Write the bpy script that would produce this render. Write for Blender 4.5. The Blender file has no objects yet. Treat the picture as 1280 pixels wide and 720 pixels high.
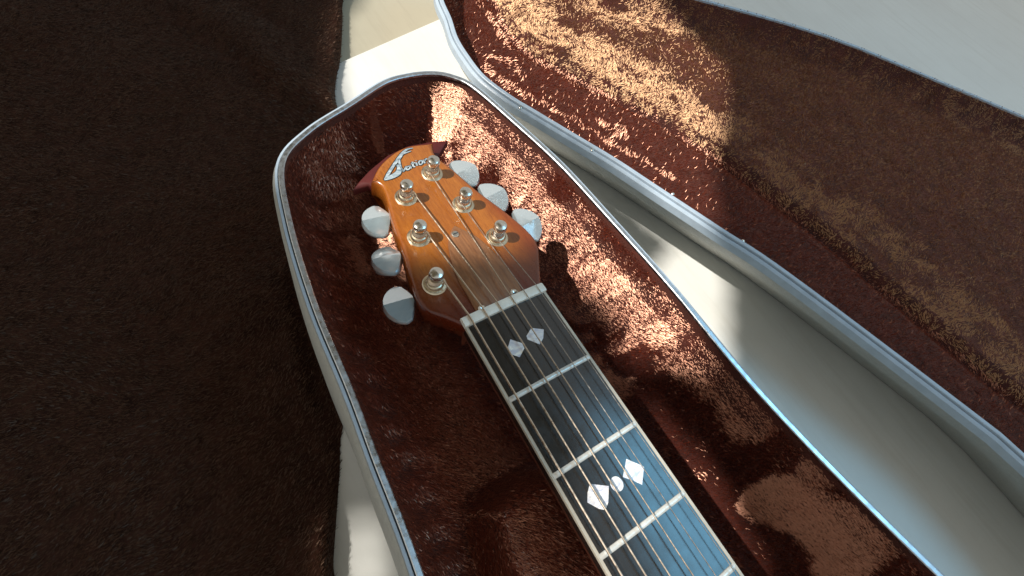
import bpy, bmesh, math, random
import numpy as np
from mathutils import Vector, Matrix, noise

rng = np.random.default_rng(7)
random.seed(7)
scene = bpy.context.scene
COL = scene.collection
MM = 0.001

# ------------------------------------------------------------------ camera
# frame of the place: origin on the nut, +x to the treble side, +y to the head, +z up
CAM = np.array([-93.36, -70.60, 199.55])
R = np.array([[0.82944506, -0.51531239, 0.21557838],
              [0.3620449, 0.7898452, 0.49504348],
              [-0.42537558, -0.33256231, 0.84169942]])
cd = bpy.data.cameras.new('camera')
cam = bpy.data.objects.new('camera', cd)
COL.objects.link(cam)
m = Matrix([list(map(float, R[:, i])) for i in range(3)]).to_4x4()
m.translation = Vector(CAM * MM)
cam.matrix_world = m
cd.sensor_width = 36
cd.lens = 36 * 647.26 / 1280
cd.clip_start = 0.005
cd.clip_end = 60
scene.camera = cam

# ------------------------------------------------------------------ light
world = bpy.data.worlds.new('World')
scene.world = world
world.use_nodes = True
bg = world.node_tree.nodes['Background']
bg.inputs[0].default_value = (0.97, 0.97, 0.93, 1)
bg.inputs[1].default_value = 0.48
SUN = np.array([-0.60, 0.26, 0.76])
SUN /= np.linalg.norm(SUN)
sd = bpy.data.lights.new('sun', 'SUN')
sd.energy = 5.0
sd.angle = math.radians(0.8)
sd.color = (1.0, 0.95, 0.87)
so = bpy.data.objects.new('sun', sd)
COL.objects.link(so)
so.rotation_euler = Vector(SUN).to_track_quat('Z', 'Y').to_euler()
ad = bpy.data.lights.new('window_light', 'AREA')
ad.shape = 'RECTANGLE'
ad.size = 0.50
ad.size_y = 0.40
ad.energy = 3.2
ad.color = (0.20, 0.64, 1.0)
ao = bpy.data.objects.new('window_light', ad)
COL.objects.link(ao)
ao.location = (0.62, -0.30, 0.90)
ao.rotation_euler = (Vector((0.03, -0.08, 0)) - ao.location).to_track_quat('-Z', 'Y').to_euler()

vs = scene.view_settings
vs.view_transform = 'Standard'
vs.look = 'None'
vs.gamma = 1
vs.use_curve_mapping = False
vs.exposure = 0.0

# ------------------------------------------------------------------ helpers
def at(px, py, z=0.0):
    """point of the place (mm) seen at a photo position on the level z"""
    d = np.array([(px - 640) / 647.26, -(py - 360) / 647.26, -1.0]) @ R
    t = (z - CAM[2]) / d[2]
    return CAM + d * t
TA = math.tan(math.radians(4))
def hz(y):
    return -1.0 - TA * max(y, 0)
def ath(px, py, off=0.0):
    """the same on the slightly raked headstock face"""
    z = -2.0
    for _ in range(8):
        p = at(px, py, z)
        z = hz(p[1]) + off
    return p

def link(name, me, mat, parent=None, smooth=True):
    o = bpy.data.objects.new(name, me)
    COL.objects.link(o)
    if mat: me.materials.append(mat)
    if smooth:
        me.polygons.foreach_set('use_smooth', [True] * len(me.polygons))
    if parent: o.parent = parent
    return o
def build(name, V, F, mat, parent=None, smooth=True, sharp=35):
    me = bpy.data.meshes.new(name)
    me.from_pydata([tuple(float(c) * MM for c in v) for v in V], [], F)
    me.update()
    o = link(name, me, mat, parent, smooth)
    if smooth and sharp:
        me.set_sharp_from_angle(angle=math.radians(sharp))
    return o
def thing(name, label, cat, loc=(0, 0, 0), group=None):
    o = bpy.data.objects.new(name, None)
    COL.objects.link(o)
    o.empty_display_size = 0.02
    o['label'] = label; o['category'] = cat
    if group: o['group'] = group
    return o
def tag(o, label=None, cat=None, group=None, kind=None):
    for k, v in (('label', label), ('category', cat), ('group', group), ('kind', kind)):
        if v: o[k] = v
    return o
class MB:
    def __init__(s): s.V = []; s.F = []
    def add(s, V, F):
        n = len(s.V); s.V += [tuple(v) for v in V]; s.F += [tuple(i + n for i in f) for f in F]
    def build(s, name, mat, parent=None, **k): return build(name, s.V, s.F, mat, parent, **k)

def catmull(P, n=6, closed=True):
    P = [np.array(p, float) for p in P]; out = []
    N = len(P)
    for i in range(N if closed else N - 1):
        if closed: a, b, c, d = P[i - 1], P[i], P[(i + 1) % N], P[(i + 2) % N]
        else: a, b, c, d = P[max(i - 1, 0)], P[i], P[i + 1], P[min(i + 2, N - 1)]
        for k in range(n):
            t = k / n
            out.append(0.5 * ((2 * b) + (c - a) * t + (2 * a - 5 * b + 4 * c - d) * t * t + (3 * b - a - 3 * c + d) * t ** 3))
    if not closed: out.append(P[-1])
    return out
def ccw(P):
    A = sum(P[i - 1][0] * P[i][1] - P[i][0] * P[i - 1][1] for i in range(len(P)))
    return P if A > 0 else P[::-1]
def offset(P, d):
    """shrink a ccw outline by d"""
    n = len(P); out = []
    for i in range(n):
        e = np.array(P[(i + 1) % n][:2]) - np.array(P[i - 1][:2])
        L = np.linalg.norm(e) + 1e-9
        nrm = np.array([-e[1], e[0]]) / L
        out.append(np.array(P[i][:2]) + nrm * d)
    return out
def slab(P, prof, zf=lambda x, y: 0.0):
    """solid from an outline: prof is a list of (inset, z) from the top face down"""
    P = ccw([np.array(p[:2], float) for p in P]); n = len(P)
    V = []; F = []
    for (ins, z) in prof:
        for q in offset(P, ins): V.append((q[0], q[1], z + zf(q[0], q[1])))
    k = len(prof)
    for r in range(k - 1):
        for i in range(n):
            j = (i + 1) % n
            F.append((r * n + j, r * n + i, (r + 1) * n + i, (r + 1) * n + j))
    F.append(tuple(range(n)))
    F.append(tuple(reversed(range((k - 1) * n, k * n))))
    return V, F
def box(x0, x1, y0, y1, z0, z1):
    V = [(x, y, z) for z in (z0, z1) for y in (y0, y1) for x in (x0, x1)]
    return V, [(0, 2, 3, 1), (4, 5, 7, 6), (0, 1, 5, 4), (1, 3, 7, 5), (3, 2, 6, 7), (2, 0, 4, 6)]
def lathe(prof, c, n=28, axis=(0, 0, 1)):
    q = Vector((0, 0, 1)).rotation_difference(Vector(axis))
    V = []; F = []
    for (r, z) in prof:
        for i in range(n):
            a = 2 * math.pi * i / n
            v = q @ Vector((r * math.cos(a), r * math.sin(a), z))
            V.append((v.x + c[0], v.y + c[1], v.z + c[2]))
    for k in range(len(prof) - 1):
        for i in range(n):
            j = (i + 1) % n
            F.append((k * n + i, k * n + j, (k + 1) * n + j, (k + 1) * n + i))
    F.append(tuple(reversed(range(n)))); F.append(tuple(range((len(prof) - 1) * n, len(prof) * n)))
    return V, F
def tube(pts, r, n=8, sq=1.0):
    pts = [Vector(p) for p in pts]; V = []; F = []
    N = len(pts); up = Vector((0, 0, 1))
    for i, p in enumerate(pts):
        t = (pts[min(i + 1, N - 1)] - pts[max(i - 1, 0)]).normalized()
        s = t.cross(up)
        if s.length < 1e-3: s = t.cross(Vector((1, 0, 0)))
        s.normalize(); u = s.cross(t).normalized()
        rr = r[i] if hasattr(r, '__len__') else r
        for k in range(n):
            a = 2 * math.pi * k / n
            v = p + s * (math.cos(a) * rr) + u * (math.sin(a) * rr * sq)
            V.append(tuple(v))
    for i in range(N - 1):
        for k in range(n):
            j = (k + 1) % n
            F.append((i * n + k, (i + 1) * n + k, (i + 1) * n + j, i * n + j))
    F.append(tuple(range(n))); F.append(tuple(reversed(range((N - 1) * n, N * n))))
    return V, F

# ------------------------------------------------------------------ materials
class NT:
    def __init__(s, name):
        s.m = bpy.data.materials.new(name); s.m.use_nodes = True
        s.t = s.m.node_tree; s.b = s.t.nodes['Principled BSDF']
        s.out = s.t.nodes['Material Output']
    def n(s, typ, **k):
        nd = s.t.nodes.new(typ)
        for a, v in k.items():
            if a in nd.inputs: nd.inputs[a].default_value = v
            elif hasattr(nd, a): setattr(nd, a, v)
        return nd
    def l(s, a, b): s.t.links.new(a, b)
    def ramp(s, src, stops):
        r = s.n('ShaderNodeValToRGB'); e = r.color_ramp.elements
        while len(e) < len(stops): e.new(0.5)
        for q, (p, c) in zip(e, stops): q.position = p; q.color = (*c, 1) if len(c) == 3 else c
        s.l(src, r.inputs[0]); return r.outputs[0]
    def coords(s, scale=(1, 1, 1), rot=(0, 0, 0)):
        c = s.n('ShaderNodeTexCoord'); mp = s.n('ShaderNodeMapping')
        mp.inputs['Scale'].default_value = scale; mp.inputs['Rotation'].default_value = rot
        s.l(c.outputs['Object'], mp.inputs[0]); return mp.outputs[0]
    def noise(s, vec, scale, detail=4, rough=0.5, dist=0):
        q = s.n('ShaderNodeTexNoise'); q.inputs['Scale'].default_value = scale
        q.inputs['Detail'].default_value = detail; q.inputs['Roughness'].default_value = rough
        q.inputs['Distortion'].default_value = dist
        s.l(vec, q.inputs['Vector']); return q.outputs['Fac']
    def mix(s, f, a, b, typ='MIX'):
        q = s.n('ShaderNodeMix'); q.data_type = 'RGBA'; q.blend_type = typ
        for i, v in ((0, f), (6, a), (7, b)):
            if isinstance(v, (float, int)): q.inputs[i].default_value = v
            elif isinstance(v, tuple): q.inputs[i].default_value = (*v, 1)
            else: s.l(v, q.inputs[i])
        return q.outputs[2]
    def bump(s, h, strength=0.3, dist=0.0005):
        q = s.n('ShaderNodeBump'); q.inputs['Strength'].default_value = strength
        q.inputs['Distance'].default_value = dist
        s.l(h, q.inputs['Height']); s.l(q.outputs[0], s.b.inputs['Normal'])
    def set(s, **k):
        for a, v in k.items():
            a = a.replace('_', ' ')
            s.b.inputs[a].default_value = (*v, 1) if isinstance(v, tuple) and len(v) == 3 else v
        return s

def simple(name, col, rough=0.5, var=0.12, scale=60, bump=0.1, **k):
    n = NT(name); v = n.coords()
    f = n.noise(v, scale, 5, 0.6)
    n.l(n.ramp(f, [(0.3, tuple(c * (1 - var) for c in col)), (0.7, tuple(min(1, c * (1 + var)) for c in col))]), n.b.inputs['Base Color'])
    rr = n.n('ShaderNodeMapRange'); rr.inputs[3].default_value = max(0, rough - 0.08); rr.inputs[4].default_value = rough + 0.1
    n.l(n.noise(v, scale * 3, 3), rr.inputs[0]); n.l(rr.outputs[0], n.b.inputs['Roughness'])
    if bump: n.bump(n.noise(v, scale * 5, 4), bump, 0.0003)
    n.set(**k)
    return n.m

def worn_sheet(name, col, dirt, grain, rough):
    n = NT(name); v = n.coords()
    a = n.noise(v, 7, 6, 0.62); b = n.noise(n.coords((1, 0.08, 1), (0, 0, 0.5)), grain, 5, 0.7); s_ = n.noise(v, 900, 3, 0.6)
    c = n.ramp(a, [(0.30, tuple(x * 0.90 for x in col)), (0.65, col)])
    c = n.mix(n.ramp(b, [(0.50, (0, 0, 0)), (0.72, (0.30, 0.30, 0.30))]), c, dirt)
    c = n.mix(n.ramp(s_, [(0.66, (0, 0, 0)), (0.74, (0.35, 0.35, 0.35))]), c, dirt)
    n.l(c, n.b.inputs['Base Color'])
    n.l(n.ramp(a, [(0.3, (rough * 0.8,) * 3), (0.7, (rough * 1.2,) * 3)]), n.b.inputs['Roughness'])
    n.bump(b, 0.15, 0.0004)
    return n.m
def head_wood():
    n = NT('amber headstock wood')
    v = n.coords((1, 0.06, 1)); v2 = n.coords()
    g = n.noise(v, 900, 6, 0.6, 1.2)
    fine = n.noise(n.coords((1, 0.02, 1)), 3500, 3, 0.6)
    big = n.noise(v2, 28, 3, 0.5, 0.6)
    base = n.ramp(g, [(0.3, (0.28, 0.080, 0.009)), (0.52, (0.38, 0.118, 0.012)), (0.75, (0.48, 0.165, 0.019))])
    c = n.mix(0.35, base, n.ramp(fine, [(0.35, (0.20, 0.045, 0.006)), (0.65, (0.50, 0.17, 0.028))]), 'MIX')
    # neck end of the head: reddish brown wood, its shade painted in too
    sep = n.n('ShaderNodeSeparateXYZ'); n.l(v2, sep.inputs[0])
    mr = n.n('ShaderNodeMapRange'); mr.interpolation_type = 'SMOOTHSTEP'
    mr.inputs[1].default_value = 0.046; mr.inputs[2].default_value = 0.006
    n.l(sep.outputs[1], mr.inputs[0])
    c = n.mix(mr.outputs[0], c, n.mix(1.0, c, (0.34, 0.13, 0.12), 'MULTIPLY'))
    c = n.mix(n.ramp(big, [(0.42, (0, 0, 0)), (0.68, (0.55, 0.55, 0.55))]), c, n.mix(1.0, c, (0.66, 0.5, 0.42), 'MULTIPLY'))
    def mth(op, a, b):
        q = n.n('ShaderNodeMath'); q.operation = op
        for i_, v_ in ((0, a), (1, b)):
            if isinstance(v_, float): q.inputs[i_].default_value = v_
            else: n.l(v_, q.inputs[i_])
        return q.outputs[0]
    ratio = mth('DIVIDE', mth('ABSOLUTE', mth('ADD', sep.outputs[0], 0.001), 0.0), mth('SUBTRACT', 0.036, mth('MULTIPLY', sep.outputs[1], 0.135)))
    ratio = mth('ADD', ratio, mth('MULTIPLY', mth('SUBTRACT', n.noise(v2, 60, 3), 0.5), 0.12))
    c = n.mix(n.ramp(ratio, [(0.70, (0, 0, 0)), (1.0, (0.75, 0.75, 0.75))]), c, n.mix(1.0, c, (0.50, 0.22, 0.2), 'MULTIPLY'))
    n.l(c, n.b.inputs['Base Color'])
    sc = n.noise(v2, 260, 6, 0.7)
    n.l(n.ramp(sc, [(0.35, (0.22,) * 3), (0.7, (0.42,) * 3)]), n.b.inputs['Roughness'])
    n.set(Coat_Weight=0.55, Coat_Roughness=0.16)
    n.bump(n.noise(v, 1600, 4), 0.12, 0.0002)
    return n.m
def cover_wood():
    n = NT('brown truss rod cover')
    v = n.coords((1, 0.1, 1)); g = n.noise(v, 700, 5, 0.6, 1)
    n.l(n.ramp(g, [(0.3, (0.17, 0.065, 0.025)), (0.7, (0.33, 0.14, 0.055))]), n.b.inputs['Base Color'])
    n.set(Roughness=0.45, Coat_Weight=0.3, Coat_Roughness=0.3)
    n.bump(g, 0.1, 0.0002)
    return n.m
def ebony():
    n = NT('dark ebony fingerboard')
    v = n.coords((1, 0.04, 1)); g = n.noise(v, 1500, 5, 0.65, 0.4)
    n.l(n.ramp(g, [(0.3, (0.008, 0.008, 0.008)), (0.75, (0.014, 0.012, 0.011))]), n.b.inputs['Base Color'])
    s = n.noise(n.coords(), 120, 5, 0.65)
    n.l(n.ramp(s, [(0.3, (0.16,) * 3), (0.7, (0.28,) * 3)]), n.b.inputs['Roughness'])
    n.set(Specular_IOR_Level=1.0)
    n.bump(g, 0.05, 0.00006)
    return n.m
def pearl(name, a, b, rough=0.22, trans=0.0):
    n = NT(name)
    v = n.coords((1, 2.2, 1), (0, 0, 0.6)); g = n.noise(v, 130, 3, 0.55, 2.2)
    n.l(n.ramp(g, [(0.3, a), (0.5, tuple((x + y) / 2 for x, y in zip(a, b))), (0.7, b)]), n.b.inputs['Base Color'])
    n.set(Roughness=rough, Coat_Weight=0.6, Coat_Roughness=0.08, Transmission_Weight=trans)
    return n.m
def metal(name, col, rough=0.2):
    n = NT(name); v = n.coords()
    f = n.noise(v, 700, 4, 0.6)
    n.l(n.ramp(f, [(0.3, tuple(c * 0.78 for c in col)), (0.65, col)]), n.b.inputs['Base Color'])
    n.l(n.ramp(n.noise(v, 350, 4), [(0.3, (rough * 0.7,) * 3), (0.7, (rough * 1.6,) * 3)]), n.b.inputs['Roughness'])
    n.set(Metallic=1.0)
    return n.m
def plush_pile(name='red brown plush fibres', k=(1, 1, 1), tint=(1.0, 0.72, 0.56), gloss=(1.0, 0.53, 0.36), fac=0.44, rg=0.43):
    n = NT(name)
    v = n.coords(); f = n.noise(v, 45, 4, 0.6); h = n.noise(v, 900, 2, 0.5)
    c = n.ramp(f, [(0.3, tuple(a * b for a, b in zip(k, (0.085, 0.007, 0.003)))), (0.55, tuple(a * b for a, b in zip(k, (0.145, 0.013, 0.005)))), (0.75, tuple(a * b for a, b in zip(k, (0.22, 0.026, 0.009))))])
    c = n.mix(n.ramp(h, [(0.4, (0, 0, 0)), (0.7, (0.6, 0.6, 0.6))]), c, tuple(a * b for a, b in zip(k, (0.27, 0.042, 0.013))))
    n.l(c, n.b.inputs['Base Color'])
    n.set(Roughness=0.5, Specular_IOR_Level=0.3, Specular_Tint=(*tint, 1))
    gl = n.n('ShaderNodeBsdfGlossy'); gl.inputs['Color'].default_value = (*gloss, 1); gl.inputs['Roughness'].default_value = rg
    mx = n.n('ShaderNodeMixShader'); mx.inputs[0].default_value = fac
    n.l(n.b.outputs[0], mx.inputs[1]); n.l(gl.outputs[0], mx.inputs[2]); n.l(mx.outputs[0], n.out.inputs['Surface'])
    return n.m
def plush_base():
    n = NT('red brown plush backing')
    v = n.coords(); f = n.noise(v, 70, 5, 0.65)
    n.l(n.ramp(f, [(0.3, (0.035, 0.006, 0.003)), (0.7, (0.085, 0.014, 0.007))]), n.b.inputs['Base Color'])
    n.set(Roughness=0.9, Sheen_Weight=0.25, Sheen_Tint=(0.9, 0.4, 0.25, 1))
    n.bump(n.noise(v, 900, 4), 0.6, 0.001)
    return n.m
M = dict(
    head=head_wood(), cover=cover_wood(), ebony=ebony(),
    mahogany=simple('dark red mahogany', (0.085, 0.009, 0.008), 0.6, 0.25, 90),
    neck=simple('neck mahogany', (0.13, 0.035, 0.018), 0.4, 0.25, 90, Coat_Weight=0.3),
    bone=simple('aged cream nut', (0.84, 0.81, 0.72), 0.4, 0.10, 300),
    binding=simple('cream binding', (0.52, 0.47, 0.38), 0.4, 0.1, 200),
    fret=simple('worn nickel fret', (0.68, 0.68, 0.64), 0.36, 0.14, 500, Metallic=0.3),
    pearl=pearl('pearl inlay', (0.46, 0.48, 0.60), (0.95, 0.93, 0.86)),
    logo=pearl('abalone logo', (0.10, 0.17, 0.22), (0.62, 0.68, 0.70)),
    ink=simple('black logo outline', (0.02, 0.015, 0.012), 0.4, 0.1),
    button=pearl('pearloid button', (0.46, 0.56, 0.60), (0.54, 0.63, 0.65), 0.14, 0.6),
    chrome=metal('tarnished chrome', (0.80, 0.76, 0.68), 0.2),
    bushing=metal('worn gold bushing', (0.80, 0.70, 0.52), 0.28),
    dark=metal('dark steel', (0.10, 0.12, 0.14), 0.35),
    string=metal('bronze string', (0.70, 0.58, 0.46), 0.30),
    plain=metal('plain steel string', (0.62, 0.58, 0.54), 0.25),
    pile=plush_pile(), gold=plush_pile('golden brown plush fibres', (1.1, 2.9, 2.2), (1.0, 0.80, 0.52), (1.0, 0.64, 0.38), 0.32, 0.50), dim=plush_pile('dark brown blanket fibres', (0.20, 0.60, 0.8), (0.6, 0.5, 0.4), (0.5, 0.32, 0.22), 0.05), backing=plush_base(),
    rim=simple('pale blue vinyl edge', (0.42, 0.50, 0.58), 0.33, 0.08, 120),
    seam=simple('dark rim groove', (0.05, 0.07, 0.09), 0.5, 0.1, 120),
    valance=metal('aluminium valance', (0.62, 0.66, 0.70), 0.3),
    shell=simple('pale grey pebbled vinyl shell', (0.40, 0.40, 0.37), 0.5, 0.10, 500, 0.5),
    white=worn_sheet('white painted board', (0.78, 0.78, 0.74), (0.58, 0.56, 0.50), 120, 0.45),
    edge=simple('brown table edge', (0.16, 0.11, 0.07), 0.6),
    beige=worn_sheet('beige floor', (0.46, 0.42, 0.32), (0.33, 0.29, 0.22), 160, 0.7),
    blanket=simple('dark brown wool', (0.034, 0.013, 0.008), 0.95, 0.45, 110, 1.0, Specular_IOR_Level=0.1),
    gobo=simple('thick brown curtain', (0.10, 0.06, 0.04), 0.9, 0.15, 40),
)

def cloth():
    n = NT('thick beige curtain'); v = n.coords()
    c = n.ramp(n.noise(v, 40, 3), [(0.3, (0.16, 0.14, 0.11)), (0.7, (0.22, 0.20, 0.16))])
    d = n.n('ShaderNodeBsdfDiffuse'); t = n.n('ShaderNodeBsdfTranslucent'); mx = n.n('ShaderNodeMixShader')
    n.l(c, d.inputs[0]); n.l(c, t.inputs[0]); mx.inputs[0].default_value = 0.06
    n.l(d.outputs[0], mx.inputs[1]); n.l(t.outputs[0], mx.inputs[2]); n.l(mx.outputs[0], n.out.inputs['Surface'])
    return n.m
M['gobo'] = cloth()

# ------------------------------------------------------------------ setting
TZ = -112.0
e0 = at(438, 72, TZ); e1 = at(548, 24, TZ)
ed = (e1 - e0); ed /= np.linalg.norm(ed)
en = np.array([-ed[1], ed[0], 0])          # towards the far side
if en[1] < 0: en = -en
c0 = e0 - ed * 900; c1 = e0 + ed * 1500
Q = [c0, c1, c1 - en * 1600, c0 - en * 1600]
V, F = slab(Q, [(1.2, TZ), (0.3, TZ - 0.4), (0, TZ - 1.5), (0, TZ - 6)])
tag(build('white_board', V, F, M['white'], None), 'smooth white board on the beige floor, lying under the open case', 'board')
V, F = box(-4000, 4000, -4000, 4000, TZ - 30, TZ - 5)
tag(build('floor', V, F, M['beige'], smooth=False), 'beige floor beyond the white board', kind='structure')

# sheet added out of view up the sunbeam: its cut openings shape the sun
def sp(px, py, z):
    """where the sun ray through that point crosses the level 0"""
    p = at(px, py, z); return (p - SUN * (p[2] / SUN[2]))[:2]
LIT = [
    [sp(426, 190, TZ), sp(424, 20, TZ), sp(470, -60, TZ), sp(700, -110, -60), sp(905, 60, -50), sp(890, 300, -60), sp(915, 400, TZ),
     sp(905, 470, -22), sp(850, 455, -28), sp(800, 462, -34), sp(752, 446, -40), (36, -2), sp(680, 322, -6), sp(600, 328, -4), sp(505, 324, -3), sp(452, 300, -45), sp(400, 250, -60)],
    [sp(742, 452, 0), sp(800, 520, 0), sp(870, 620, 0), sp(940, 760, 0), sp(780, 780, 0), sp(735, 690, 0), sp(712, 610, 0), sp(716, 520, 0)],
    [sp(428, 650, TZ), sp(452, 636, TZ), sp(474, 652, TZ), sp(482, 760, TZ), sp(420, 760, TZ)],
]
# ------------------------------------------------------------------ plush surfaces
def seg_dist(X, Y, P, closed=True):
    """distance to the outline, positive inside"""
    n = len(P); D = np.full(X.shape, 1e9); inside = np.zeros(X.shape, bool)
    for i in range(n if closed else n - 1):
        a = P[i]; b = P[(i + 1) % n]
        dx, dy = b[0] - a[0], b[1] - a[1]; L = dx * dx + dy * dy + 1e-9
        t = np.clip(((X - a[0]) * dx + (Y - a[1]) * dy) / L, 0, 1)
        D = np.minimum(D, np.hypot(X - a[0] - t * dx, Y - a[1] - t * dy))
        if closed:
            c = (a[1] > Y) != (b[1] > Y)
            with np.errstate(all='ignore'):
                xi = (b[0] - a[0]) * (Y - a[1]) / ((b[1] - a[1]) if abs(b[1] - a[1]) > 1e-9 else 1e-9) + a[0]
            inside ^= c & (X < xi)
    return np.where(inside, D, -D) if closed else D
_tab = {}
def vnoise(X, Y, s, seed=0):
    """smooth value noise in -1..1, cell size s mm"""
    if seed not in _tab: _tab[seed] = np.random.default_rng(100 + seed).uniform(-1, 1, (256, 256))
    T = _tab[seed]
    x = X / s + 1000; y = Y / s + 1000
    xi = np.floor(x).astype(int); yi = np.floor(y).astype(int)
    fx = x - xi; fy = y - yi; fx = fx * fx * (3 - 2 * fx); fy = fy * fy * (3 - 2 * fy)
    g = lambda a, b: T[a & 255, b & 255]
    return (g(xi, yi) * (1 - fx) + g(xi + 1, yi) * fx) * (1 - fy) + (g(xi, yi + 1) * (1 - fx) + g(xi + 1, yi + 1) * fx) * fy
def fbm(X, Y, s, seed=0, o=4):
    r = 0; a = 1; t = 0
    for k in range(o):
        r = r + a * vnoise(X, Y, s / 2 ** k, seed + k); t += a; a *= 0.55
    return r / t
def sstep(a, b, x):
    t = np.clip((x - a) / (b - a), 0, 1); return t * t * (3 - 2 * t)

def surface(name, P, hf, step, mat, parent, box_, margin=0.3, snap=False):
    x0, x1, y0, y1 = box_
    xs = np.arange(x0, x1 + step, step); ys = np.arange(y0, y1 + step, step)
    X, Y = np.meshgrid(xs, ys)
    D = seg_dist(X, Y, P)
    if snap:
        gy_, gx_ = np.gradient(D, step); L = np.hypot(gx_, gy_) + 1e-6
        mv = (D < 0) & (D > -margin)
        X = np.where(mv, X - D * gx_ / L, X); Y = np.where(mv, Y - D * gy_ / L, Y)
    D0 = D; D = np.where(mv, 0.0, D) if snap else D
    Z = hf(X, Y, D)
    ny, nx = X.shape
    ok = D0 > -margin
    fo = ok[:-1, :-1] & ok[1:, :-1] & ok[:-1, 1:] & ok[1:, 1:]
    J, I = np.nonzero(fo)
    q = J * nx + I
    F = np.stack([q, q + 1, q + nx + 1, q + nx], 1)
    used, inv = np.unique(F.ravel(), return_inverse=True)
    V = np.stack([X.ravel(), Y.ravel(), Z.ravel()], 1)[used] * MM
    return mesh_np(name, V, inv.reshape(-1, 4), mat, parent)
def mesh_np(name, V, F, mat, parent, smooth=True):
    me = bpy.data.meshes.new(name)
    k = F.shape[1]
    me.vertices.add(len(V)); me.vertices.foreach_set('co', V.astype(np.float32).ravel())
    me.loops.add(F.size); me.loops.foreach_set('vertex_index', F.astype(np.int32).ravel())
    me.polygons.add(len(F)); me.polygons.foreach_set('loop_start', np.arange(0, F.size, k, dtype=np.int32))
    me.update(calc_edges=True)
    return link(name, me, mat, parent, smooth)

def near_view(X, Y, z=-45.0, mx=1.35):
    P = np.stack([X, Y, np.full(X.shape, z)], 1) - CAM
    c = P @ R.T
    u = c[:, 0] / -c[:, 2] * 647.26 / 640; v = c[:, 1] / -c[:, 2] * 647.26 / 360
    return (c[:, 2] < 0) & (np.abs(u) < mx) & (np.abs(v) < mx + 0.25)
def strands(name, P, hf, count, box_, lay, parent, length=(1.6, 2.9), width=0.32, dmin=0.3, extra=None, mat=None):
    """short ribbon fibres; lay(X,Y,D,N) gives the pile direction and how squarely each fibre turns its face to the window"""
    x0, x1, y0, y1 = box_
    X = rng.uniform(x0, x1, count); Y = rng.uniform(y0, y1, count)
    k = near_view(X, Y); X, Y = X[k], Y[k]
    st = 0.8
    gxs = np.arange(x0 - 3, x1 + 4, st); gys = np.arange(y0 - 3, y1 + 4, st)
    GX_, GY_ = np.meshgrid(gxs, gys)
    Dg = seg_dist(GX_, GY_, P); Zg = hf(GX_, GY_, Dg)
    dZy, dZx = np.gradient(Zg, st)
    fx = (X - gxs[0]) / st; fy_ = (Y - gys[0]) / st
    i0 = fx.astype(int); j0 = fy_.astype(int); u = fx - i0; v = fy_ - j0
    def look(G): return (G[j0, i0] * (1 - u) + G[j0, i0 + 1] * u) * (1 - v) + (G[j0 + 1, i0] * (1 - u) + G[j0 + 1, i0 + 1] * u) * v
    D, Z, gx, gy = look(Dg), look(Zg), look(dZx), look(dZy)
    k = D > dmin
    if extra is not None: k &= extra(X, Y)
    X, Y, D, Z, gx, gy = X[k], Y[k], D[k], Z[k], gx[k], gy[k]; n = len(X)
    area = np.sqrt(1 + gx * gx + gy * gy)
    kk = rng.uniform(0, 1, n) < np.clip(area / 3.2, 0.30, 1)
    X, Y, D, Z, gx, gy = X[kk], Y[kk], D[kk], Z[kk], gx[kk], gy[kk]; n = len(X)
    N = np.stack([-gx, -gy, np.ones(n)], 1); N /= np.linalg.norm(N, axis=1)[:, None]
    dirn, facen, lift = lay(X, Y, D, N)
    T = dirn - (dirn * N).sum(1)[:, None] * N
    T /= np.linalg.norm(T, axis=1)[:, None] + 1e-9
    T = T + N * lift[:, None] + rng.normal(0, 0.16, (n, 3)); T /= np.linalg.norm(T, axis=1)[:, None]
    f = facen / np.linalg.norm(facen, axis=1)[:, None]
    T2 = T - (T * f).sum(1)[:, None] * f; T2 /= np.linalg.norm(T2, axis=1)[:, None] + 1e-9
    T2 = np.where((T2 * N).sum(1)[:, None] < -0.05, -T2, T2)
    T = T2
    f = f - (f * T).sum(1)[:, None] * T; f /= np.linalg.norm(f, axis=1)[:, None] + 1e-9
    S = np.cross(T, f)
    L = rng.uniform(*length, n)[:, None]; w = (width * rng.uniform(0.6, 1.2, n))[:, None] / 2
    p0 = np.stack([X, Y, Z], 1) - N * 0.2
    p2 = p0 + T * L
    Vv = np.stack([p0 - S * w, p0 + S * w, p2 + S * w * .4, p2 - S * w * .4], 1)
    b = np.arange(n)[:, None] * 4
    F = b + np.array([[0, 1, 2, 3]])
    o = mesh_np(name, Vv.reshape(-1, 3) * MM, F, mat or M['pile'], parent)
    o['kind'] = 'stuff'
    return o

# the added sheet itself, blocking the sun outside its openings
CZ = 1050.0
gx_ = np.arange(-480, 1250, 5.0); gy_ = np.arange(-460, 1100, 5.0)
GX, GY = np.meshgrid(gx_, gy_)
open_ = np.zeros(GX.shape, bool)
for Pg in LIT:
    open_ |= seg_dist(GX, GY, ccw(Pg)) > 0
wx = GX + SUN[0] / SUN[2] * CZ; wy = GY + SUN[1] / SUN[2] * CZ
wz = CZ + 6 * np.sin(GX / 19.0)
shade_ = ccw([sp(*p, TZ) for p in [(655, 185), (700, 224), (760, 280), (800, 318), (822, 334), (835, 305), (790, 264), (735, 226), (690, 198)]])
open_ &= ~(seg_dist(GX, GY, shade_) > 0)
keep = ~(open_[:-1, :-1] & open_[1:, :-1] & open_[:-1, 1:] & open_[1:, 1:])
J, I = np.nonzero(keep); q = J * GX.shape[1] + I
Fc = np.stack([q, q + 1, q + GX.shape[1] + 1, q + GX.shape[1]], 1)
used, inv = np.unique(Fc.ravel(), return_inverse=True)
tag(mesh_np('gobo', np.stack([wx.ravel(), wy.ravel(), wz.ravel()], 1)[used] * MM, inv.reshape(-1, 4), M['gobo'], None),
    'beige sheet added out of view above, sun falling through its cut openings', 'gobo')

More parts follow.
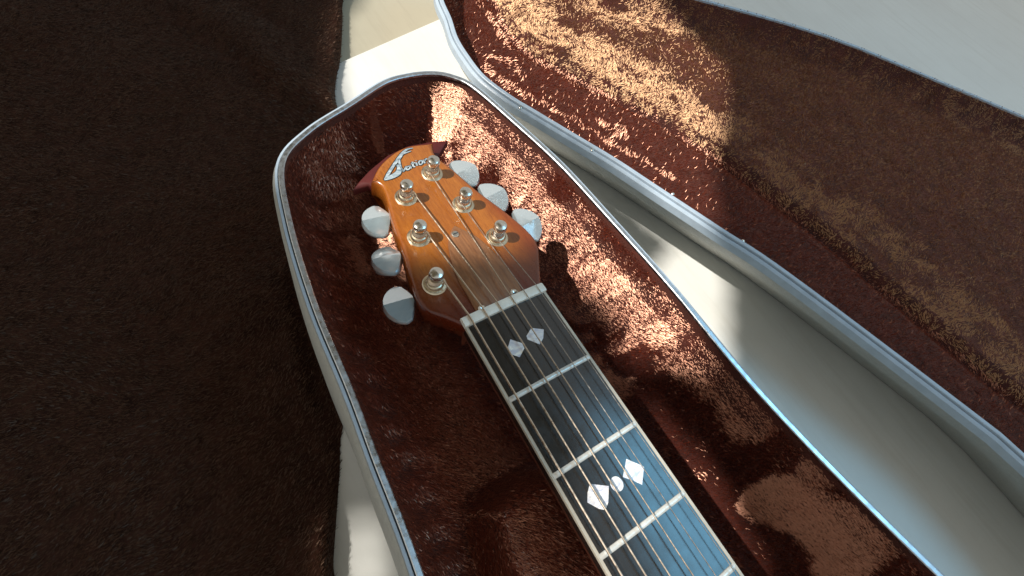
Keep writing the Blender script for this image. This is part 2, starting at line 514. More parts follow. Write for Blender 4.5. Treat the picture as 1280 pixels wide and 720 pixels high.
def make_lay(bright, comb, Z0=-30, bass=0.72):
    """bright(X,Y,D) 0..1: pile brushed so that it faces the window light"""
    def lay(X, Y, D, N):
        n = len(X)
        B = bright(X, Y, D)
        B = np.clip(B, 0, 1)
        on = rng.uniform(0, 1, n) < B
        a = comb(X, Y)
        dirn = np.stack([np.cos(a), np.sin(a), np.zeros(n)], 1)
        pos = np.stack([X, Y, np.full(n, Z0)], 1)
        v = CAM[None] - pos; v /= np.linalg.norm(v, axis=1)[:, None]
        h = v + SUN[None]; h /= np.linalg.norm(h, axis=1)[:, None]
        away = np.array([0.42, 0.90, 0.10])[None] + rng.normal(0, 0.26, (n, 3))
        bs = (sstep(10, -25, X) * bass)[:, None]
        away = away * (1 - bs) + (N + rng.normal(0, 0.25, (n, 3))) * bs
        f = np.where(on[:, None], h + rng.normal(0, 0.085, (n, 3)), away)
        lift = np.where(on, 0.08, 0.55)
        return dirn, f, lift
    return lay

# ------------------------------------------------------------------ guitar case
case = thing('guitar_case', 'open guitar case lined with red brown plush, pale blue rim, holding the guitar neck', 'guitar case')
RZ = -6.0
pr = [at(*p, RZ)[:2] for p in [(438, 131), (480, 104), (510, 95), (540, 92), (565, 96), (592, 109), (640, 150), (700, 205), (760, 270), (842, 362)]]
OUT = pr + [np.array([p, q]) for p, q in [(90, -90), (102, -170), (122, -260), (150, -360)]]
lf = [at(*p, RZ)[:2] for p in [(525, 720), (470, 575), (438, 489)]]
OUT += [np.array([p, q]) for p, q in [(-150, -360), (-108, -240), (-90, -150)]] + lf + [np.array([p, q]) for p, q in [(-72, 40), (-66, 85), (-57, 118), (-38, 134)]]
OUT = ccw(catmull(OUT, 8))
CB = (-180, 180, -370, 175)
def case_h(X, Y, D):
    side = sstep(-20, 40, X)                      # broad soft slope on the treble side, steeper on the bass side
    w = 38 + 8 * side
    t = np.clip(D / w, 0, 1)
    z = -8.5 - 48 * np.clip(1 - (1 - t) ** 2, 0, 1) ** 0.72
    z = z + 2.2 * fbm(X, Y, 26, 3) * sstep(2, 14, D)
    # puckered padding along the bass side wall
    pk = np.sin(Y / 2.4 + 1.5 * vnoise(X, Y, 30, 9)) * np.exp(-((D - 12) / 7.0) ** 2) * (1 - side)
    z = z + 2.6 * pk
    # moulded neck rest, its corner below the bass side of the fingerboard
    a = np.array([-47.0, -62.0])
    r1 = (X - a[0]) * 0.98 + (Y - a[1]) * -0.10 + 2 * vnoise(X, Y, 22, 12)
    r2 = -(Y - a[1]) - 0.10 * (X - a[0]) + 2 * vnoise(X, Y, 22, 13)
    blk = sstep(-9, 9, r1) * sstep(-9, 9, r2) * sstep(40, 30, X) * sstep(-215, -205, Y)
    z = z * (1 - blk) + (-26.0 - 0.04 * r1) * blk
    return np.minimum(z, -8.5)
surface('lining', OUT, case_h, 1.5, M['backing'], case, CB)

def on_surface(px, py, P, hf, ztop, zlow):
    """first point of the lining met by the sight line"""
    zs = np.linspace(ztop, zlow, 120); pts = np.array([at(px, py, z) for z in zs])
    D = seg_dist(pts[:, 0], pts[:, 1], P); H = hf(pts[:, 0], pts[:, 1], D)
    hit = np.nonzero((H >= zs) & (D > 0))[0]
    return pts[hit[0]][:2] if len(hit) else pts[60][:2]
def strokes_fn(strokes, P, hf, ztop, zlow):
    S = [([on_surface(x, y, P, hf, ztop, zlow) for x, y in pts], w) for pts, w in strokes]
    def fn(X, Y):
        b = np.zeros(X.shape)
        wx = X + 5.0 * fbm(X, Y, 8, 21, 5); wy = Y + 5.0 * fbm(X, Y, 8, 27, 5)
        for P, w in S:
            d = seg_dist(wx, wy, P, closed=False)
            b = np.maximum(b, 1 - sstep(w * 0.75, w * 1.35, d))
        return b
    return fn
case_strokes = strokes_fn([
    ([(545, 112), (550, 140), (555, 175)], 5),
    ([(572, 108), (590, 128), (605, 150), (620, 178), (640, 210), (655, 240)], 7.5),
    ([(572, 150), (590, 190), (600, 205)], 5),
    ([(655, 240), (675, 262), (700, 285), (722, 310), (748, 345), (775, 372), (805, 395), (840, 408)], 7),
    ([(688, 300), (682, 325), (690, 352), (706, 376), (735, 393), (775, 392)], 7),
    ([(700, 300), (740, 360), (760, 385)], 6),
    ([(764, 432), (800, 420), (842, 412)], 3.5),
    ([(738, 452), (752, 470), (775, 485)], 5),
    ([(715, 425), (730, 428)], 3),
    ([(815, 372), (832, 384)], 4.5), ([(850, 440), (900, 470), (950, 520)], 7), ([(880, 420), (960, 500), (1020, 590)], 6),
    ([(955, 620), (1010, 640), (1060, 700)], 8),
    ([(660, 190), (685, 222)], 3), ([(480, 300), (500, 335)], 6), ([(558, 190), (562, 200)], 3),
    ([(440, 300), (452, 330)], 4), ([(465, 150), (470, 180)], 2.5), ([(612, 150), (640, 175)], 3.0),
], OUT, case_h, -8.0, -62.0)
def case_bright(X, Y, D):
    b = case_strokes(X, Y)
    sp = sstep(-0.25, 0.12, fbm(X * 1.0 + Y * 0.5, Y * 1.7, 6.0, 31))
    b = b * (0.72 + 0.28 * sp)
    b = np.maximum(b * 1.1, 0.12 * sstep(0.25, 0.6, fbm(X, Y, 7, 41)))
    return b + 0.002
def case_comb(X, Y):
    return -1.1 + 0.9 * fbm(X, Y, 42, 51) + 0.35 * fbm(X, Y, 11, 55)
vis = lambda X, Y: (Y > -260)
strands('plush_pile', OUT, case_h, 2400000, (-110, 150, -260, 162), make_lay(case_bright, case_comb), case, extra=vis)

def skirt(name, P, hf, mat, parent, top, ds=(0.5, 0.9, 1.6, 2.6, 4.0, 6.0)):
    V = []; F = []; n = len(P)
    for k, d in enumerate(ds):
        q = np.array(offset(P, d)); D = seg_dist(q[:, 0], q[:, 1], P)
        z = hf(q[:, 0], q[:, 1], D) + (0.5 if k < len(ds) - 1 else -0.5)
        if k == 0: z = np.full(n, top)
        V += [(a[0], a[1], b) for a, b in zip(q, z)]
    for r in range(len(ds) - 1):
        for i in range(n):
            j = (i + 1) % n; F.append((r * n + i, r * n + j, (r + 1) * n + j, (r + 1) * n + i))
    return build(name, V, F, mat, parent)
skirt('lining_edge', OUT, case_h, M['backing'], case, RZ - 0.5)
# rim: pale vinyl bead, metal valance and a dark groove between
def loop_strip(name, P, ins0, ins1, z0, z1, mat, parent, h=2.0, zf=None):
    A = offset(P, ins0); B = offset(P, ins1); n = len(P)
    V = []; F = []
    prof = [(0, z0 - h), (0, z0 - 0.4), (0.15, z0), (0.85, z1), (1, z1 - 0.4), (1, z1 - h)]
    for t, z in prof:
        for a, b in zip(A, B):
            q = a * (1 - t) + b * t; V.append((q[0], q[1], z))
    for r in range(len(prof) - 1):
        for i in range(n):
            j = (i + 1) % n
            F.append((r * n + i, r * n + j, (r + 1) * n + j, (r + 1) * n + i))
    return build(name, V, F, mat, parent)
loop_strip('rim_edge', OUT, -3.1, -1.6, RZ - 0.4, RZ - 0.2, M['rim'], case, 3)
loop_strip('valance', OUT, -1.2, 1.3, RZ + 1.0, RZ + 0.8, M['valance'], case, 1.7)
loop_strip('rim_groove', OUT, -1.65, -1.15, RZ - 1.4, RZ - 1.4, M['seam'], case, 2)
V = []; F = []
n = len(OUT)
for ins, z in [(-3.2, RZ - 2.5), (-4.6, RZ - 5), (-5.0, RZ - 40), (-3.0, TZ + 8), (3, TZ + 0.6), (20, TZ + 0.5)]:
    for q in offset(OUT, ins): V.append((q[0], q[1], z))
for r in range(5):
    for i in range(n):
        j = (i + 1) % n; F.append((r * n + i, (r + 1) * n + i, (r + 1) * n + j, r * n + j))
build('shell', V, F, M['shell'], case)

# dark blanket the case stands against on its bass side
BK = [at(*p, TZ)[:2] for p in [(424, -70), (428, 10), (426, 70), (420, 130), (460, 230), (490, 380), (462, 470), (430, 530), (424, 600), (417, 700), (410, 800), (200, 860), (-320, 900), (-330, 400), (-300, -70), (100, -90)]]
BK = ccw(catmull(BK, 10))
def blanket_h(X, Y, D):
    wx = X + 30 * fbm(X, Y, 120, 121, 2); wy = Y + 30 * fbm(X, Y, 120, 127, 2)
    a_ = wx * 0.85 + wy * 0.5
    f = 13 * np.clip(np.sin(a_ / 21.0 + 2.2 * fbm(X, Y, 140, 133, 2)), -0.2, 1) ** 2 * sstep(-0.3, 0.5, fbm(X, Y, 110, 135, 2)) + 6 * fbm(wx, wy, 60, 137, 2)
    h = 5.0 + np.maximum(f, -3)
    h = h * (1 - np.exp(-np.maximum(D, 0) / 2.5)) + 1.2 * np.exp(-((D - 4) / 3) ** 2)
    dc = seg_dist(X, Y, OUT)
    press = sstep(-6, -16, dc)
    return TZ + 0.6 + np.maximum(h * press, 0) 
bx = [p[0] for p in BK]; by = [p[1] for p in BK]
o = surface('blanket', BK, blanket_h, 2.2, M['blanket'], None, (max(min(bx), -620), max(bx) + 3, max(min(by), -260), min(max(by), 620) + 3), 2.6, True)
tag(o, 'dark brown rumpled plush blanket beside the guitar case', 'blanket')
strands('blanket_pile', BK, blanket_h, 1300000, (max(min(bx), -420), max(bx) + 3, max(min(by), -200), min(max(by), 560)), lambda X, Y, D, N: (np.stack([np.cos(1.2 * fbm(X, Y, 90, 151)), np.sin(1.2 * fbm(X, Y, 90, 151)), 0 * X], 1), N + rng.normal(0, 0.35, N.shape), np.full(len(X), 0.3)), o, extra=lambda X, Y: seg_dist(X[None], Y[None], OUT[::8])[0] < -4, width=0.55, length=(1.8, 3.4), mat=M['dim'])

# ------------------------------------------------------------------ lid: lies open on the table beyond the case
LZ = -46.0
li = [at(*p, LZ)[:2] for p in [(551, -18), (553, 0), (563, 23), (571, 47), (585, 70), (605, 95), (638, 120), (671, 140), (721, 170), (771, 200), (821, 233), (900, 285), (990, 345)]]
ud = li[-1] - li[4]; ud /= np.linalg.norm(ud); un_ = np.array([-ud[1], ud[0]])
li += [li[-1] + ud * 150 - un_ * 12, li[-1] + ud * 330 - un_ * 30]
far = [li[-1] + un_ * 420, li[-3] + un_ * 350, li[7] + un_ * 250, li[4] + un_ * 190 - ud * 0, li[3] + un_ * 140 - ud * 26, li[1] + un_ * 70 - ud * 38, li[0] + un_ * 30 - ud * 22]
LOUT = ccw(catmull(li + far, 7))
lx = [p[0] for p in LOUT]; ly = [p[1] for p in LOUT]
LB = (min(lx) - 4, max(lx) + 4, min(ly) - 4, max(ly) + 4)
PAN = [at(*p, LZ - 13)[:2] for p in [(612, -40), (622, -20), (637, 8), (665, 42), (700, 62), (750, 88), (800, 112), (860, 145)]]
PAN = PAN + [PAN[-1] + ud * 120 - un_ * 8, PAN[-1] + ud * 420 - un_ * 30]
PAN = ccw(catmull(PAN + [PAN[-1] + un_ * 330, PAN[-3] + un_ * 250, PAN[4] + un_ * 150, PAN[0] + un_ * 60 - ud * 12, PAN[0] + un_ * 25 - ud * 16], 6))
def lid_h(X, Y, D):
    t = np.clip(D / 20, 0, 1)
    z = LZ - 3 - 23 * np.clip(1 - (1 - t) ** 2, 0, 1) ** 0.72 + 1.6 * fbm(X, Y, 24, 61) * sstep(2, 12, D)
    dp = seg_dist(X, Y, PAN)
    return z - 9 * np.exp(-(np.minimum(dp, 0) / 9) ** 2) + 14 * sstep(-5, 4, dp)
lid = None
def lidpart(o): return o
lid_root = bpy.data.objects.new('lid', None); COL.objects.link(lid_root); lid_root.parent = case
lid_root['label'] = 'open lid of the case, seen from inside'
surface('lid_lining', LOUT, lid_h, 2.0, M['backing'], lid_root, LB)
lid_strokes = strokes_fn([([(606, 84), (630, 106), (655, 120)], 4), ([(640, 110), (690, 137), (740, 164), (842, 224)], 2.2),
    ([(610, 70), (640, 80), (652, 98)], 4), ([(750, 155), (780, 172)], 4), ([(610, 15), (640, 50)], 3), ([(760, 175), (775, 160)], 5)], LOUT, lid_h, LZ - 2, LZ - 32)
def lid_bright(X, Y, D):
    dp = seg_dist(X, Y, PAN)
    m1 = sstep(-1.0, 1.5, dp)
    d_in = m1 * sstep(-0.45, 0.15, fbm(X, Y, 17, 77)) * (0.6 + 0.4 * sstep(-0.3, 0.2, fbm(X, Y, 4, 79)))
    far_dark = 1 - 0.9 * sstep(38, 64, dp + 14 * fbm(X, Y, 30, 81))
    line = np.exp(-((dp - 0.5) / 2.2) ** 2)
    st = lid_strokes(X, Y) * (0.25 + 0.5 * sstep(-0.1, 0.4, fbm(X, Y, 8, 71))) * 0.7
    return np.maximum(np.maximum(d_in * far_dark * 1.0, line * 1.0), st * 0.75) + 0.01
def inpan(X, Y):
    st = 1.0; x0 = X.min() - 2; y0 = Y.min() - 2
    gx1 = np.arange(x0, X.max() + 3, st); gy1 = np.arange(y0, Y.max() + 3, st)
    G = seg_dist(*np.meshgrid(gx1, gy1), PAN)
    return G[np.round((Y - y0) / st).astype(int), np.round((X - x0) / st).astype(int)] > -0.5
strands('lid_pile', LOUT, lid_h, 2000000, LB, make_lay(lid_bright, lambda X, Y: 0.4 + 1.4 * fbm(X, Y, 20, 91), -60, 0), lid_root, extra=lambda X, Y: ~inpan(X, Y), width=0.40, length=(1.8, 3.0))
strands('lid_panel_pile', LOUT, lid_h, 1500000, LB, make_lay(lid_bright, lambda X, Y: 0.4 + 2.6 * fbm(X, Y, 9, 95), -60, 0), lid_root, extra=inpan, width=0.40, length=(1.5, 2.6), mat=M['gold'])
skirt('lining_edge', LOUT, lid_h, M['backing'], lid_root, LZ - 1.0)
loop_strip('lid_rim', LOUT, -5.2, -2.8, LZ - 2.0, LZ - 1.0, M['rim'], lid_root, 6)
loop_strip('lid_groove', LOUT, -3.1, -2.2, LZ - 2.4, LZ - 2.8, M['seam'], lid_root, 3)
loop_strip('lid_bead', LOUT, -2.4, 0.9, LZ + 0.6, LZ + 0.6, M['rim'], lid_root, 5)
for x_, y_ in [(596, 84), (651, 133), (741, 186), (842, 241), (930, 300)]:
    q_ = at(x_, y_, LZ)
    build('rivet', *lathe([(1.3, 0), (1.25, .35), (0.9, .7), (0.4, .85), (0.01, .9)], (q_[0] , q_[1], LZ - 1.2), 14), M['chrome'], lid_root)
V = []; F = []; n = len(LOUT)
for ins, z in [(-5.0, LZ - 5), (-3.8, LZ - 9), (4, LZ - 22), (22, LZ - 38), (45, TZ + 0.6)]:
    for q in offset(LOUT, ins): V.append((q[0], q[1], z))
for r in range(4):
    for i in range(n):
        j = (i + 1) % n; F.append((r * n + i, (r + 1) * n + i, (r + 1) * n + j, r * n + j))
build('lid_shell', V, F, M['shell'], lid_root)

# ------------------------------------------------------------------ guitar
g = thing('acoustic_guitar', 'acoustic guitar lying in the open case, amber headstock with six tuners and inlaid black fingerboard', 'guitar')
def Hp(L, off=0.0): return [ath(x, y, off)[:2] for x, y in L]
HEAD = [(464, 226), (474, 207), (491, 191), (510, 182), (541, 178), (545, 193), (568, 212), (597, 237), (633, 264), (662, 289), (673, 306), (675.5, 330), (677, 359), (584, 409),
        (578, 406), (557, 397), (536, 389), (523, 375), (514, 350), (505, 316), (492, 280), (481, 240), (474, 230)]
hp = [np.array(p) for p in Hp(HEAD)]
sharp_idx = {0, 4, 12, 13}
def smooth_poly(P, sharp, n=5):
    out = []; N = len(P)
    for i in range(N):
        a = P[i - 1]; b = P[i]; c = P[(i + 1) % N]; d = P[(i + 2) % N]
        if i in sharp: a = 2 * b - c
        if (i + 1) % N in sharp: d = 2 * c - b
        for k in range(n):
            t = k / n
            out.append(0.5 * ((2 * b) + (c - a) * t + (2 * a - 5 * b + 4 * c - d) * t * t + (3 * b - a - 3 * c + d) * t ** 3))
    return out
hs = smooth_poly(hp, sharp_idx)
zH = lambda x, y: hz(y)
V, F = slab(hs, [(2.4, 0.0), (1.7, -0.03), (0.9, -0.28), (0.3, -0.95), (0, -1.9), (0, -11), (1.0, -12.5)], lambda x, y: -1.0 - TA * y)
me_ = [tuple(f) for f in F]
from mathutils.geometry import tessellate_polygon
nh = len(hs)
top = tessellate_polygon([[Vector((v[0], v[1], 0)) for v in V[:nh]]])
top = [t if (V[t[1]][0] - V[t[0]][0]) * (V[t[2]][1] - V[t[0]][1]) - (V[t[1]][1] - V[t[0]][1]) * (V[t[2]][0] - V[t[0]][0]) > 0 else t[::-1] for t in top]
F = me_[:-2] + [tuple(t) for t in top] + [me_[-1]]
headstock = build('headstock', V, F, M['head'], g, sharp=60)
back = [(442, 238), (449, 227), (462, 213), (485, 194), (510, 182.5), (541, 177), (560, 176), (555, 185), (545, 200), (520, 235), (490, 262), (473, 236), (460, 232)]
V, F = slab([at(x, y, -17)[:2] for x, y in back], [(0.8, -16.5), (0, -17.3), (0, -21)], lambda x, y: 0)
build('headstock_back', V, F, M['mahogany'], g, sharp=60)

# pearl logo: a swoosh capital and joined small letters
def stroke(pts, ws, z0, h):
    P = catmull(pts, 6, closed=False); n = len(P)
    W = np.interp(np.linspace(0, 1, n), np.linspace(0, 1, len(ws)), ws)
    Lf = []; Rt = []
    for i in range(n):
        t = P[min(i + 1, n - 1)] - P[max(i - 1, 0)]; t = t[:2] / (np.linalg.norm(t[:2]) + 1e-9)
        nn = np.array([-t[1], t[0]]); Lf.append(P[i][:2] + nn * W[i] / 2); Rt.append(P[i][:2] - nn * W[i] / 2)
    V = []; F = []
    for s in (Lf, Rt):
        for q in s: V.append((q[0], q[1], hz(q[1]) + z0 + h))
    for s in (Lf, Rt):
        for q in s: V.append((q[0], q[1], hz(q[1]) + z0 - 0.1))
    for i in range(n - 1):
        F.append((i, n + i, n + i + 1, i + 1)); F.append((i + 1, 2 * n + i + 1, 2 * n + i, i)); F.append((n + i, 3 * n + i, 3 * n + i + 1, n + i + 1))
    return V, F
logo_strokes = [
    ([(480, 225.5), (488, 222), (497, 217), (499, 211), (497, 206)], [0.3, 2.6, 3.0, 2.2, 1.2]),
    ([(480, 225.5), (485, 218), (492, 207), (498, 199), (503, 192), (509, 187), (516, 185.5)], [0.3, 1.6, 1.5, 2.0, 1.6, 1.1, 0.4]),
    ([(498, 199), (500, 206), (502, 212), (505, 215)], [1.5, 1.0, 0.7, 0.5]),
    ([(503, 193), (508, 191), (514, 189)], [0.8, 0.6, 0.3]),
    # v
    ([(501, 209), (504, 214), (508, 208)], [0.7, 1.0, 0.6]),
    # a
    ([(512, 208), (508.5, 209), (508.5, 212.5), (512, 211), (512.5, 207.5), (514, 211)], [0.8] * 6),
    # t
    ([(515.5, 202.5), (516.5, 208), (519, 208.5)], [0.9] * 3), ([(513.5, 205.5), (519, 203.5)], [0.6] * 2),
    # i
    ([(520, 203.5), (521.5, 207.5)], [1.0] * 2), ([(519.6, 200.8), (520.2, 201.6)], [1.0] * 2),
    # o
    ([(525.5, 201), (523.5, 203), (525, 206), (528, 204.5), (527.5, 201.3), (525.5, 201)], [0.8] * 6),
    # n
    ([(529.5, 200), (531, 204.5)], [0.9] * 2), ([(530, 202), (532.5, 199), (534.5, 199.5), (536.5, 202.5), (541, 197), (544, 196)], [0.8, .8, .8, .9, .6, .4]),
]
pl = MB(); ik = MB()
for pts, ws in logo_strokes:
    P = [np.append(ath(x, y)[:2], 0) for x, y in pts]
    pl.add(*stroke(P, ws, 0.14, 0.10))
    ik.add(*stroke(P, [w + 0.95 for w in ws], 0.0, 0.08))
lg = pl.build('logo', M['logo'], headstock, smooth=False)
ik.build('logo_outline', M['ink'], headstock, smooth=False)

# truss rod cover
COV = [(566, 285), (576, 287), (600, 300), (628, 328), (643, 348), (652, 364.5), (597, 394), (585, 372), (570, 345), (560, 308)]
tc = smooth_poly([np.array(p) for p in Hp(COV)], {5, 6})
V, F = slab(tc, [(0.5, 1.0), (0.1, 0.8), (0, 0.4), (0, -0.3)], zH)
cover = build('truss_rod_cover', V, F, M['cover'], g, sharp=60)
for i, (x, y) in enumerate([(569, 293), (603, 386.5), (643, 366.5)]):
    p = ath(x, y, 1.0)
    s = build('screw', *lathe([(2.0 if i else 1.9, 0), (2.0 if i else 1.9, .35), (1.5, .75), (0.9, 0.8 if i == 0 else 0.35), (0.0001, 0.8 if i == 0 else 0.1)], p, 20), M['chrome'], cover)
    V, F = box(p[0] - 1.4, p[0] + 1.4, p[1] - 0.25, p[1] + 0.25, p[2] + (0.5 if i == 0 else 0.0), p[2] + (0.84 if i == 0 else 0.4))
    build('screw_slot', V, F, M['dark'], cover, smooth=False)

# fingerboard
SC = 641.0
fy = lambda k: -SC * (1 - 2 ** (-k / 12))
hw = lambda y: 21.5 + (-y) * (5.0 / 322)
bz = lambda x: -(x * x) / (2 * 300.0)
YE = fy(9) - 6
V = []; F = []; nx = 14; ysl = np.linspace(0, YE, 12)
for y in ysl:
    w = hw(y) - 1.4
    for i in range(nx + 1):
        x = -w + 2 * w * i / nx; V.append((x, y, bz(x)))
for j in range(len(ysl) - 1):
    for i in range(nx):
        q = j * (nx + 1) + i; F.append((q + nx + 1, q + nx + 2, q + 1, q))
nb = len(V)
w0, w1 = hw(0) - 1.4, hw(YE) - 1.4
V += [(-w0, 0, -6), (w0, 0, -6), (w1, YE, -6), (-w1, YE, -6)]
F += [(nb, nb + 1, nb + 2, nb + 3)]
for s_ in (-1, 1):
    k_ = len(V)
    V += [(s_ * hw(0) * 0.998, 0, -2.35), (s_ * hw(YE) * 0.998, YE, -2.35), (s_ * hw(YE) * 0.998, YE, -6.6), (s_ * hw(0) * 0.998, 0, -6.6)]
    F += [(k_, k_ + 1, k_ + 2, k_ + 3)]
board = build('fingerboard', V, F, M['ebony'], g)
for s in (-1, 1):
    P = [(s * (hw(y) - d), y) for y, d in ((0, 1.4), (YE, 1.4), (YE, 0), (0, 0))]
    V, F = slab(P, [(0.1, -0.55), (0, -0.85), (0, -2.3)])
    tag(build('binding', V, F, M['binding'], g), 'cream edge strip of the fingerboard')
# neck shaft below
V = []; F = []; na = 16
for y in np.linspace(-1, YE, 10):
    w = hw(y) - 0.3
    for i in range(na + 1):
        a = math.pi * i / na
        V.append((-w * math.cos(a), y, -6.5 - 15 * math.sin(a) ** 0.8 if 0 < i < na else -6.5))
for j in range(9):
    for i in range(na):
        q = j * (na + 1) + i; F.append((q, q + 1, q + na + 2, q + na + 1))
build('neck', V, F, M['neck'], g)
V, F = slab([(-21.2, 2), (21.2, 2), (21.2, -3), (-21.2, -3)], [(0, -6.6), (2, -18)])
build('neck_heel', V, F, M['neck'], g)
# nut
V = []; F = []
for y, dz in ((5.0, -1.2), (4.6, 1.3), (3.8, 1.7), (0.9, 1.9), (0.15, 1.5), (0.05, -1.2)):
    for i in range(13):
        x = -21.6 + 43.2 * i / 12; V.append((x, y, dz + bz(x) * 0.6 - (0.3 if i in (0, 12) else 0)))
for r in range(5):
    for i in range(12):
        q = r * 13 + i; F.append((q, q + 13, q + 14, q + 1))
F.append(tuple(range(0, 78, 13))[::-1]); F.append(tuple(range(12, 78, 13)))
build('nut', V, F, M['bone'], g)
for k in range(1, 10):
    y = fy(k); w = hw(y) - 0.8; V = []; F = []
    pr_ = [(-1.2, -0.1), (-1.05, 0.5), (-0.6, 0.88), (0, 1.0), (0.6, 0.88), (1.05, 0.5), (1.2, -0.1)]
    for i in range(15):
        x = -w + 2 * w * i / 14
        e = 0.5 if i in (0, 14) else 1
        for a, b in pr_: V.append((x, y + a, b * e + bz(x)))
    for i in range(14):
        for j in range(6):
            q = i * 7 + j; F.append((q, q + 7, q + 8, q + 1))
    F.append(tuple(range(7))); F.append(tuple(range(98, 105))[::-1])
    build('fret', V, F, M['fret'], g)
def inlay(pts):
    P = [at(x, y, 0)[:2] for x, y in pts] if len(pts[0]) == 2 else pts
    V, F = slab(P, [(0.05, 0.10), (0, 0.04), (0, -0.2)], lambda x, y: bz(x))
    return build('inlay', V, F, M['pearl'], board, smooth=False)
inlay([(638, 424), (652.7, 429), (655.5, 435.4), (649.6, 446.5), (640, 443), (635, 434)])
inlay([(664, 410), (680, 411.5), (679, 423), (674.6, 430.5), (659.6, 424.5), (658, 420)])
inlay([(737.5, 604.7), (761, 607.5), (760.5, 628), (757, 637.5), (749, 636), (734.7, 628), (734.7, 616)])
inlay([(783, 573.5), (805.5, 583), (802.8, 606), (791.7, 601), (778.6, 596.4)])
dc = at(771, 605, 0)
inlay([(dc[0] + 2.7 * math.cos(a), dc[1] + 2.9 * math.sin(a), 0) for a in np.linspace(0, 2 * math.pi, 25)[:-1]])
for k in (5, 7, 9):
    y = (fy(k) + fy(k - 1)) / 2
    for cx in (-9, 9):
        inlay([(cx - 5, y, 0), (cx, y - 6, 0), (cx + 5, y, 0), (cx, y + 6, 0)])

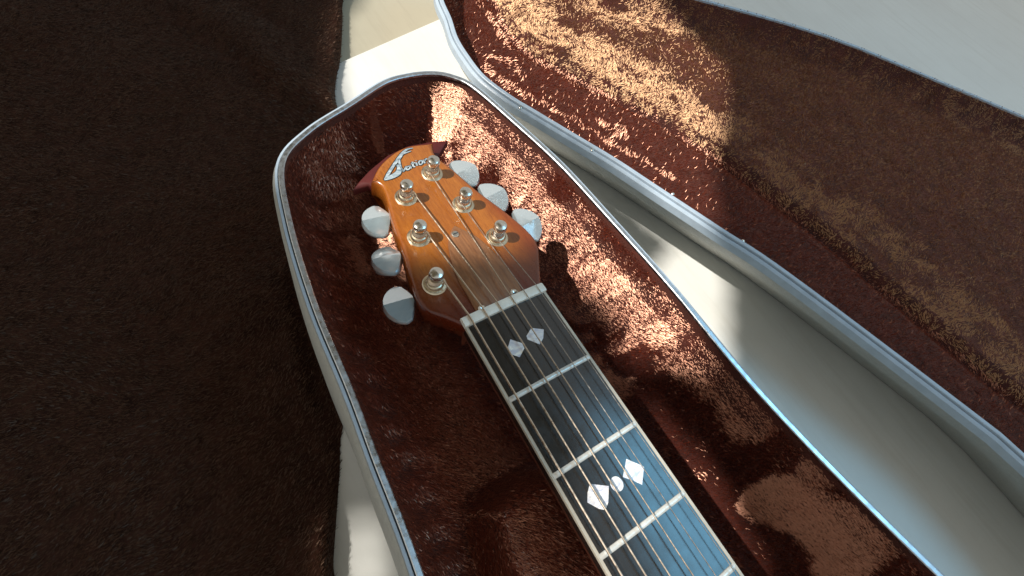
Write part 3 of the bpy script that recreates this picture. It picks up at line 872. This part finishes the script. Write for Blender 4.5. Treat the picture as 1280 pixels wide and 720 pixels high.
# tuners
posts = [(543, 356), (523.5, 297), (507.5, 247), (540, 217), (579, 256), (621, 297)]   # from low E to high E
btn_c = [(499, 382), (484, 327), (471, 278), (581, 217), (617, 247), (659, 281)]
nutx = [-18.2, -11.0, -3.7, 3.6, 10.8, 17.8]
names = ['nearest the nut on the bass side, in shade', 'in the middle of the bass side', 'at the head end of the bass side',
         'at the head end of the treble side', 'in the middle of the treble side', 'nearest the nut on the treble side']
BUT = [(0.2, -1.5), (1.6, -5.2), (3.6, -9.4), (6.6, -10.6), (10.8, -8.4), (13.6, -4.4), (14.5, 0), (13.6, 4.4), (10.8, 8.4), (6.6, 10.6), (3.6, 9.4), (1.6, 5.2), (0.2, 1.5)]
for i, (px, py) in enumerate(posts):
    c = ath(px, py, 0.0); side = -1 if i < 3 else 1
    tu = bpy.data.objects.new('tuner', None); COL.objects.link(tu); tu.parent = g
    tu.empty_display_size = 0.01
    tu['label'] = 'tuner ' + names[i]
    prof = [(5.6, 0.0), (5.6, 0.5), (5.1, 0.95), (4.3, 1.1), (4.1, 2.2), (3.6, 2.9), (2.9, 3.2), (2.7, 3.2)]
    build('bushing', *lathe(prof, c, 32), M['bushing'], tu, sharp=30)
    prof = [(3.1, 3.0), (3.0, 3.5), (2.5, 4.4), (2.2, 5.6), (2.25, 6.4), (2.9, 7.2), (3.3, 8.0), (3.3, 9.6), (2.9, 10.5), (1.8, 11.1), (0.01, 11.2)]
    build('post', *lathe(prof, c, 28), M['chrome'], tu, sharp=30)
    # string windings round the post
    tgt = np.array([nutx[i], 2.5]); dv = tgt - c[:2]; a0 = math.atan2(dv[1], dv[0])
    sgn = 1 if i < 3 else -1
    rs = [0.54, 0.47, 0.40, 0.33, 0.24, 0.20][i]
    start = a0 + sgn * math.pi / 2
    wp = []
    for k in range(61):
        t = k / 60; a = start + sgn * (1 - t) * 2 * math.pi * 3.2
        wp.append((c[0] + (2.45 + rs) * math.cos(a), c[1] + (2.45 + rs) * math.sin(a), c[2] + 6.6 - t * 2.6))
    smat = M['string'] if i < 4 else M['plain']
    end = wp[-1]
    tail = [(c[0] + 3.9 * math.cos(start + 1.7), c[1] + 3.9 * math.sin(start + 1.7), c[2] + 6.9)]
    build('string_winding', *tube(tail + wp, rs, 6), smat, tu)
    # the string itself: post, nut slot, along the board
    ye = YE + 2; xe = nutx[i] * (hw(ye) / 21.5) * 1.0
    pts = [end] + [tuple(np.array(end) * (1 - t) + np.array([nutx[i], 4.4, 2.1 + 0.6 * bz(nutx[i]) + rs * .5]) * t) for t in (0.33, 0.66, 1)]
    pts += [(nutx[i], 0.4, 2.1 + .6 * bz(nutx[i]) + rs * .5)]
    for t in (0.25, 0.5, 0.75, 1): pts.append((nutx[i] + (xe - nutx[i]) * t, ye * t, 2.0 + 1.0 * t + bz(nutx[i]) * .8 + rs * .5))
    tag(build('string', *tube(pts, rs * 0.9, 8), smat, g), ('thick wound string' if i < 4 else 'thin plain string') + ', number %d from the bass side' % (i + 1))
    # button on its shaft
    zb = hz(c[1]) - 8.0
    b = at(*btn_c[i], zb)
    ax = np.array([side * 0.985, 0.0, 0.0])
    ax = np.array([side, 0.17 * (1 if side < 0 else 1), -0.05]); ax /= np.linalg.norm(ax)
    root = b - ax * 7.2
    roll = [0.15, 0.35, 0.10, -0.05, 0.0, 0.2][i]
    up = np.array([0, 0, 1.0]); al = np.cross(up, ax); al /= np.linalg.norm(al); nr = np.cross(ax, al)
    al2 = al * math.cos(roll) + nr * math.sin(roll); nr2 = np.cross(ax, al2)
    if nr2[2] < 0: nr2 = -nr2
    Vv = []; Ff = []; nB = len(BUT)
    out = smooth_poly([np.array(p, float) for p in BUT], {0, 2, 10, 12}, 3); nB = len(out)
    for lvl, (sc, th) in enumerate([(0.04, 1.3), (0.5, 1.25), (0.93, 1.1), (0.985, 0.75), (1.0, 0.0), (0.985, -0.75), (0.93, -1.1), (0.3, -1.3)]):
        for (u, v) in out:
            uu = 6.6 + (u - 6.6) * sc; vv = v * sc
            crease = (2.3 * (1 - abs(vv) / 10.6) if th > 0.9 else -2.3 * (1 - abs(vv) / 10.6) if th < -0.9 else 0)
            p = root + ax * uu + al2 * vv + nr2 * (th + crease)
            Vv.append(tuple(p))
    for r in range(7):
        for k in range(nB):
            j = (k + 1) % nB; Ff.append((r * nB + k, r * nB + j, (r + 1) * nB + j, (r + 1) * nB + k))
    Ff.append(tuple(range(nB))[::-1]); Ff.append(tuple(range(7 * nB, 8 * nB)))
    build('button', Vv, Ff, M['button'], tu, sharp=14)
    inner = np.array([c[0] + side * 9, c[1], 0])
    sh0 = root - ax * 9
    V, F = tube([tuple(sh0), tuple(root - ax * 3), tuple(root - ax * 1), tuple(root + ax * 2)], [2.0, 1.9, 1.3, 1.3], 12)
    build('shaft', V, F, M['dark'], tu)
    V, F = lathe([(2.6, 0), (2.9, .5), (2.9, 1.3), (2.4, 1.8)], root - ax * 2.4, 20, axis=tuple(ax))
    build('collar', V, F, M['chrome'], tu)
    q = root - ax * 12
    V, F = slab([(c[0] - 6.5, c[1] - 7), (c[0] + 6.5, c[1] - 7), (c[0] + 6.5, c[1] + 7), (c[0] - 6.5, c[1] + 7)], [(0, hz(c[1]) - 12.6), (1, hz(c[1]) - 20)])
    build('gearbox', V, F, M['chrome'], tu)
